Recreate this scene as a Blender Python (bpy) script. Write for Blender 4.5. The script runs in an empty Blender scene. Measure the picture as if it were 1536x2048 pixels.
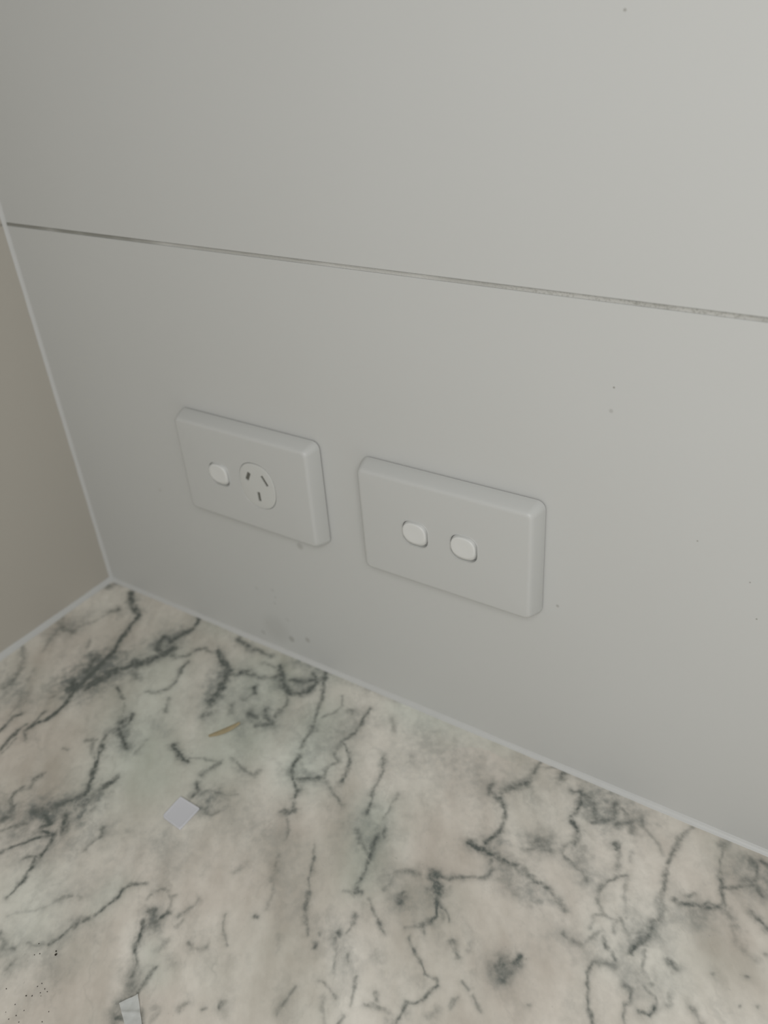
import bpy, bmesh, math, random
import numpy as np
from mathutils import Vector, Matrix

MM = 0.001
C = bpy.context.scene.collection
S = bpy.context.scene

# ------------------------------------------------------------------ camera
cam_d = bpy.data.cameras.new('camera')
cam = bpy.data.objects.new('camera', cam_d)
C.objects.link(cam)
YAW, PITCH, ROLL = -0.61918, -0.56710, -0.08067
fw = Vector((math.sin(YAW)*math.cos(PITCH), math.cos(YAW)*math.cos(PITCH), math.sin(PITCH)))
rt = Vector((math.cos(YAW), -math.sin(YAW), 0)); up = rt.cross(fw)
rt2 = rt*math.cos(ROLL) + up*math.sin(ROLL); up2 = up*math.cos(ROLL) - rt*math.sin(ROLL)
M = Matrix(((rt2.x, up2.x, -fw.x, 0.54538), (rt2.y, up2.y, -fw.y, -0.34912), (rt2.z, up2.z, -fw.z, 0.42903), (0, 0, 0, 1)))
cam.matrix_world = M
cam_d.sensor_fit = 'VERTICAL'; cam_d.sensor_height = 36.0; cam_d.sensor_width = 27.0
cam_d.lens = 1687.79/2048*36.0
cam_d.clip_start = 0.01; cam_d.clip_end = 20
cam_d.dof.use_dof = True; cam_d.dof.focus_distance = 0.43; cam_d.dof.aperture_fstop = 7.0
S.camera = cam

# ------------------------------------------------------------------ world, lights, exposure
w = bpy.data.worlds.new('world'); S.world = w; w.use_nodes = True
bg = w.node_tree.nodes['Background']
bg.inputs['Color'].default_value = (0.98, 0.985, 1.0, 1); bg.inputs['Strength'].default_value = 0.195

def area(name, loc, target, size, power, color=(1, 1, 1), size_y=None):
    d = bpy.data.lights.new(name, 'AREA'); d.energy = power; d.color = color
    d.shape = 'RECTANGLE'; d.size = size; d.size_y = size_y or size
    o = bpy.data.objects.new(name, d); C.objects.link(o); o.location = loc
    o.rotation_euler = (Vector(target)-Vector(loc)).to_track_quat('-Z', 'Y').to_euler()
    return o
area('room_lamp', (0.69, -0.62, 0.60), (0.41, 0, 0.10), 0.42, 3.45, (1.0, 0.985, 0.96))
S.view_settings.view_transform = 'Standard'; S.view_settings.look = 'None'
S.view_settings.gamma = 1.0; S.view_settings.use_curve_mapping = False
S.view_settings.exposure = 0.0

# ------------------------------------------------------------------ helpers
def obj(name, bm, mat, parent=None, smooth=None, loc=None):
    me = bpy.data.meshes.new(name)
    bmesh.ops.recalc_face_normals(bm, faces=bm.faces)
    bm.to_mesh(me); bm.free()
    if mat: me.materials.append(mat)
    o = bpy.data.objects.new(name, me); C.objects.link(o)
    if parent: o.parent = parent
    if loc: o.location = loc
    if smooth is not None:
        for p in me.polygons: p.use_smooth = True
        me.set_sharp_from_angle(angle=math.radians(smooth))
    return o

def struct(o):
    o['kind'] = 'structure'; return o

def tag(o, label, cat, group=None):
    o['label'] = label; o['category'] = cat
    if group: o['group'] = group
    return o

def box(bm, x0, x1, y0, y1, z0, z1):
    v = [bm.verts.new((x, y, z)) for x in (x0, x1) for y in (y0, y1) for z in (z0, z1)]
    for f in ((0, 1, 3, 2), (4, 6, 7, 5), (0, 4, 5, 1), (2, 3, 7, 6), (0, 2, 6, 4), (1, 5, 7, 3)):
        bm.faces.new([v[i] for i in f])
    return v

def mat_new(name):
    m = bpy.data.materials.new(name); m.use_nodes = True
    nt = m.node_tree; b = nt.nodes['Principled BSDF']
    return m, nt, b

def math_node(nt, op, a=None, b=None, clamp=False):
    n = nt.nodes.new('ShaderNodeMath'); n.operation = op; n.use_clamp = clamp
    for i, v in enumerate((a, b)):
        if v is None: continue
        if isinstance(v, (int, float)): n.inputs[i].default_value = v
        else: nt.links.new(v, n.inputs[i])
    return n.outputs[0]

def mix(nt, fac, a, b):
    n = nt.nodes.new('ShaderNodeMix'); n.data_type = 'RGBA'
    for s, v in ((n.inputs[0], fac), (n.inputs[6], a), (n.inputs[7], b)):
        if isinstance(v, (tuple, list)): s.default_value = (*v, 1) if len(v) == 3 else v
        elif isinstance(v, (int, float)): s.default_value = v
        else: nt.links.new(v, s)
    return n.outputs[2]

def noise(nt, vec, scale, detail=3, rough=0.55):
    n = nt.nodes.new('ShaderNodeTexNoise'); n.inputs['Scale'].default_value = scale
    n.inputs['Detail'].default_value = detail; n.inputs['Roughness'].default_value = rough
    nt.links.new(vec, n.inputs['Vector']); return n.outputs['Fac']

def ramp(nt, fac, lo, hi, a=0.0, b=1.0):
    n = nt.nodes.new('ShaderNodeMapRange'); n.interpolation_type = 'SMOOTHSTEP'
    nt.links.new(fac, n.inputs[0])
    for i, v in enumerate((lo, hi, a, b)): n.inputs[i+1].default_value = v
    return n.outputs[0]

def position(nt):
    return nt.nodes.new('ShaderNodeNewGeometry').outputs['Position']

def bump(nt, b, h, strength, dist=0.001):
    n = nt.nodes.new('ShaderNodeBump'); n.inputs['Strength'].default_value = strength
    n.inputs['Distance'].default_value = dist
    nt.links.new(h, n.inputs['Height']); nt.links.new(n.outputs[0], b.inputs['Normal'])

def plain(name, col, rough=0.45, spec=0.35, var=0.02, scale=60, bumpy=0.0):
    m, nt, b = mat_new(name); p = position(nt)
    n = noise(nt, p, scale, 3)
    c2 = tuple(c*(1-var*2) for c in col)
    nt.links.new(mix(nt, n, c2, tuple(c*(1+var) for c in col)), b.inputs['Base Color'])
    b.inputs['Roughness'].default_value = rough
    b.inputs['Specular IOR Level'].default_value = spec
    if bumpy: bump(nt, b, noise(nt, p, scale*12, 2), bumpy, 0.0003)
    return m

# ------------------------------------------------------------------ materials
def wall_tile():
    m, nt, b = mat_new('satin white wall tile'); p = position(nt)
    col = mix(nt, noise(nt, p, 7, 2), (0.595, 0.603, 0.583), (0.620, 0.630, 0.615))
    # small marks on the tile: x, z, radius, softness exponent via range, strength, colour
    spots = [(422.8, 411.6, .55, .8), (430.7, 262.7, .6, .6), (430.3, 250.8, 1.2, .25), (409.4, 126.8, 1.1, .35),
             (477.2, 192.3, .5, .5), (503.4, 177, .5, .5), (509.5, 157.2, .5, .65), (93.9, 116.4, 1.6, .15),
             (192, 58, 1.6, .14), (191.9, 46, 1.5, .14), (193.5, 52, 1.3, .12), (176, 54, 1.8, .12), (174.5, 11, 2.6, .18),
             (180.8, 23, 2.2, .12), (202.8, 16, 3.2, .33), (218.7, 21.7, 2.6, .3), (201.9, 34, 2.4, .08),
             (189, 20, 14, .10), (224.9, 107.6, 3.0, .26)]
    sep = nt.nodes.new('ShaderNodeSeparateXYZ'); nt.links.new(p, sep.inputs[0])
    comb = nt.nodes.new('ShaderNodeCombineXYZ')
    nt.links.new(sep.outputs[0], comb.inputs[0]); nt.links.new(sep.outputs[2], comb.inputs[2])
    fac = None
    for x, z, r, s in spots:
        d = nt.nodes.new('ShaderNodeVectorMath'); d.operation = 'DISTANCE'
        nt.links.new(comb.outputs[0], d.inputs[0]); d.inputs[1].default_value = (x*MM, 0, z*MM)
        v = ramp(nt, d.outputs['Value'], r*0.35*MM, r*1.25*MM, s, 0.0)
        fac = v if fac is None else math_node(nt, 'MAXIMUM', fac, v)
    nt.links.new(mix(nt, fac, col, (0.16, 0.15, 0.12)), b.inputs['Base Color'])
    b.inputs['Roughness'].default_value = 0.5; b.inputs['Specular IOR Level'].default_value = 0.3
    return m
M_TILE = wall_tile()
M_LEFT = plain('warm white side panel', (0.52, 0.495, 0.44), 0.5, 0.3, 0.01, 6)
M_SILICONE = plain('white silicone', (0.625, 0.635, 0.62), 0.45, 0.45, 0.02, 90)
M_BACK = plain('tile adhesive', (0.4, 0.4, 0.38), 0.9, 0.1)
M_PLATE = plain('white switch plastic', (0.592, 0.602, 0.585), 0.42, 0.4, 0.004, 40)
M_ROCKER = plain('bright white rocker plastic', (0.74, 0.75, 0.73), 0.36, 0.45, 0.004, 40)
M_SOCKET = plain('socket face plastic', (0.63, 0.64, 0.615), 0.4, 0.4, 0.004, 40)
M_SHADE = plain('recess shade', (0.16, 0.16, 0.14), 0.8, 0.1)  # dark colour painted in for shade behind the plates and in pin slots
M_CHIP = plain('glazed white square', (0.68, 0.69, 0.73), 0.3, 0.4, 0.01, 60)
M_SLIVER = plain('tan sliver', (0.44, 0.37, 0.23), 0.6, 0.3, 0.1, 400)
M_CRUMB = plain('dark grit', (0.035, 0.03, 0.022), 0.8, 0.2, 0.2, 900)

def grout_mat():
    m, nt, b = mat_new('grout joint'); p = position(nt)
    sep = nt.nodes.new('ShaderNodeSeparateXYZ'); nt.links.new(p, sep.inputs[0])
    fine = noise(nt, p, 900, 2, 0.7)
    coarse = noise(nt, p, 28, 2, 0.5)
    # dark dirt in the left stretch, cleaner in the middle, gritty on the right
    left = ramp(nt, sep.outputs[0], 0.11, 0.17, 0.62, 0.28)
    right = ramp(nt, sep.outputs[0], 0.33, 0.42, 0.0, 0.36)
    grit = math_node(nt, 'MULTIPLY', ramp(nt, fine, 0.48, 0.66), right)
    c = math_node(nt, 'MULTIPLY', left, ramp(nt, coarse, 0.3, 0.62, 0.35, 1.15))
    fac = math_node(nt, 'ADD', c, grit, True)
    nt.links.new(mix(nt, fac, (0.60, 0.60, 0.57), (0.19, 0.19, 0.16)), b.inputs['Base Color'])
    b.inputs['Roughness'].default_value = 0.9
    bump(nt, b, fine, 0.5, 0.0006)
    return m
M_GROUT = grout_mat()

def tape_mat():
    m, nt, b = mat_new('milky clear film')
    p = position(nt)
    nt.links.new(mix(nt, noise(nt, p, 300, 2), (0.62, 0.64, 0.62), (0.82, 0.84, 0.82)), b.inputs['Base Color'])
    b.inputs['Roughness'].default_value = 0.25
    b.inputs['Alpha'].default_value = 0.72
    return m
M_FILM = tape_mat()

def marble_mat():
    m, nt, b = mat_new('veined marble')
    p = position(nt)
    def attr(n):
        a = nt.nodes.new('ShaderNodeAttribute'); a.attribute_name = n; return a.outputs['Fac']
    vein, tint, cloud, patch = attr('vein'), attr('tint'), attr('cloud'), attr('patch')
    base = mix(nt, cloud, (0.56, 0.505, 0.435), (0.91, 0.865, 0.785))
    gr = mix(nt, cloud, (0.535, 0.575, 0.495), (0.77, 0.81, 0.73))
    col = mix(nt, tint, base, gr)
    col = mix(nt, ramp(nt, noise(nt, p, 160, 4, 0.6), 0.35, 0.75, 0.0, 0.14), col, (0.36, 0.33, 0.28))
    vc = mix(nt, noise(nt, p, 60, 2), (0.09, 0.106, 0.097), (0.17, 0.188, 0.172))
    col = mix(nt, patch, col, (0.165, 0.19, 0.183))
    vn = math_node(nt, 'MULTIPLY', vein, ramp(nt, noise(nt, p, 320, 3, 0.6), 0.25, 0.6, 0.78, 1.06), True)
    nt.links.new(mix(nt, vn, col, vc), b.inputs['Base Color'])
    b.inputs['Roughness'].default_value = 0.30; b.inputs['Specular IOR Level'].default_value = 0.4
    return m
M_MARBLE = marble_mat()

# ------------------------------------------------------------------ the room shell
JOINT = 302.8          # height of the horizontal tile joint above the benchtop, mm
bm = bmesh.new()
def tile(bm, x0, x1, z0, z1, t=7*MM, r=0.35*MM):
    """one tile course: front face at y=0 with a tiny arris"""
    rings = []
    for ins, y in ((0, t), (0, r), (r, 0)):
        rings.append([bm.verts.new(v) for v in ((x0+ins, y, z0+ins), (x1-ins, y, z0+ins), (x1-ins, y, z1-ins), (x0+ins, y, z1-ins))])
    for a, b2 in zip(rings, rings[1:]):
        for i in range(4): bm.faces.new((a[i], a[(i+1) % 4], b2[(i+1) % 4], b2[i]))
    bm.faces.new(rings[-1]); bm.faces.new(rings[0][::-1])
tile(bm, 0.0, 1.30, 1.0*MM, (JOINT-1.0)*MM)
tile(bm, 0.0, 1.30, (JOINT+1.0)*MM, 0.95)
wall = struct(obj('wall_back', bm, M_TILE))
bm = bmesh.new(); box(bm, -0.02, 1.30, 7*MM, 27*MM, -0.02, 0.95)
bk = obj('wall_substrate', bm, M_BACK, wall)
bm = bmesh.new()
# grout line: shallow dished strip with a slightly wandering edge
random.seed(4)
n = 420
for i in range(n+1):
    x = 1.30*i/n
    a = 0.35*random.random(); b2 = 0.35*random.random()
    pts = [(x, 0.9*MM, (JOINT-1.0-0.15*b2)*MM), (x, 0.12*MM, (JOINT-0.8)*MM), (x, (0.45+a*.5)*MM, JOINT*MM), (x, 0.12*MM, (JOINT+0.8)*MM), (x, 0.9*MM, (JOINT+1.0+0.15*a)*MM)]
    cur = [bm.verts.new(q) for q in pts]
    if i:
        for k in range(4): bm.faces.new((prev[k], cur[k], cur[k+1], prev[k+1]))
    prev = cur
struct(obj('trim_1', bm, M_GROUT, None, 60))

bm = bmesh.new()
box(bm, -12*MM, 0.0, -0.70, 0.0, -0.02, (JOINT-0.8)*MM)
box(bm, -12*MM, 0.0, -0.70, 0.0, (JOINT+0.8)*MM, 0.95)
box(bm, -12*MM, -0.9*MM, -0.70, 0.0, (JOINT-0.8)*MM, (JOINT+0.8)*MM)
struct(obj('wall_left', bm, M_LEFT))

def bead(name, path, na, nb, r, seed):
    """silicone fillet: concave quarter profile swept along a path; na, nb point away from the corner"""
    rnd = random.Random(seed); bm = bmesh.new(); prev = None
    na, nb = Vector(na), Vector(nb); p0, p1 = Vector(path[0]), Vector(path[1])
    n = int((p1-p0).length/0.006)
    wa = [rnd.random() for _ in range(n+2)]
    for i in range(n+1):
        c = p0.lerp(p1, i/n)
        k = 1 + 0.10*(0.25*wa[i-1]+0.5*wa[i]+0.25*wa[i+1]-.5)*2 + 0.05*math.sin(i*0.23+seed)
        R_ = r*k; cur = []
        e = 0.15*MM
        prof = [(R_, -0.05*MM), (R_*0.97, e)]
        for j in range(1, 8):
            t = j/8
            # quadratic curve between the two legs, pulled gently towards the corner
            ax, ay = R_*0.97, e; bx, by = e, R_*0.97; cx, cy = R_*0.30, R_*0.30
            prof.append(((1-t)**2*ax+2*t*(1-t)*cx+t*t*bx, (1-t)**2*ay+2*t*(1-t)*cy+t*t*by))
        prof += [(e, R_*0.97), (-0.05*MM, R_)]
        cur = [bm.verts.new(c+na*u+nb*v) for u, v in prof]
        if prev:
            for q in range(len(cur)-1): bm.faces.new((prev[q], cur[q], cur[q+1], prev[q+1]))
        prev = cur
    return struct(obj(name, bm, M_SILICONE, None, 50))
bead('trim_2', ((0, 0, 0), (0, 0, 0.95)), (1, 0, 0), (0, -1, 0), 2.1*MM, 1)
bead('trim_3', ((0, 0, 0), (1.25, 0, 0)), (0, -1, 0), (0, 0, 1), 2.7*MM, 2)
bead('trim_4', ((0, 0, 0), (0, -0.60, 0)), (1, 0, 0), (0, 0, 1), 3.6*MM, 3)

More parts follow.
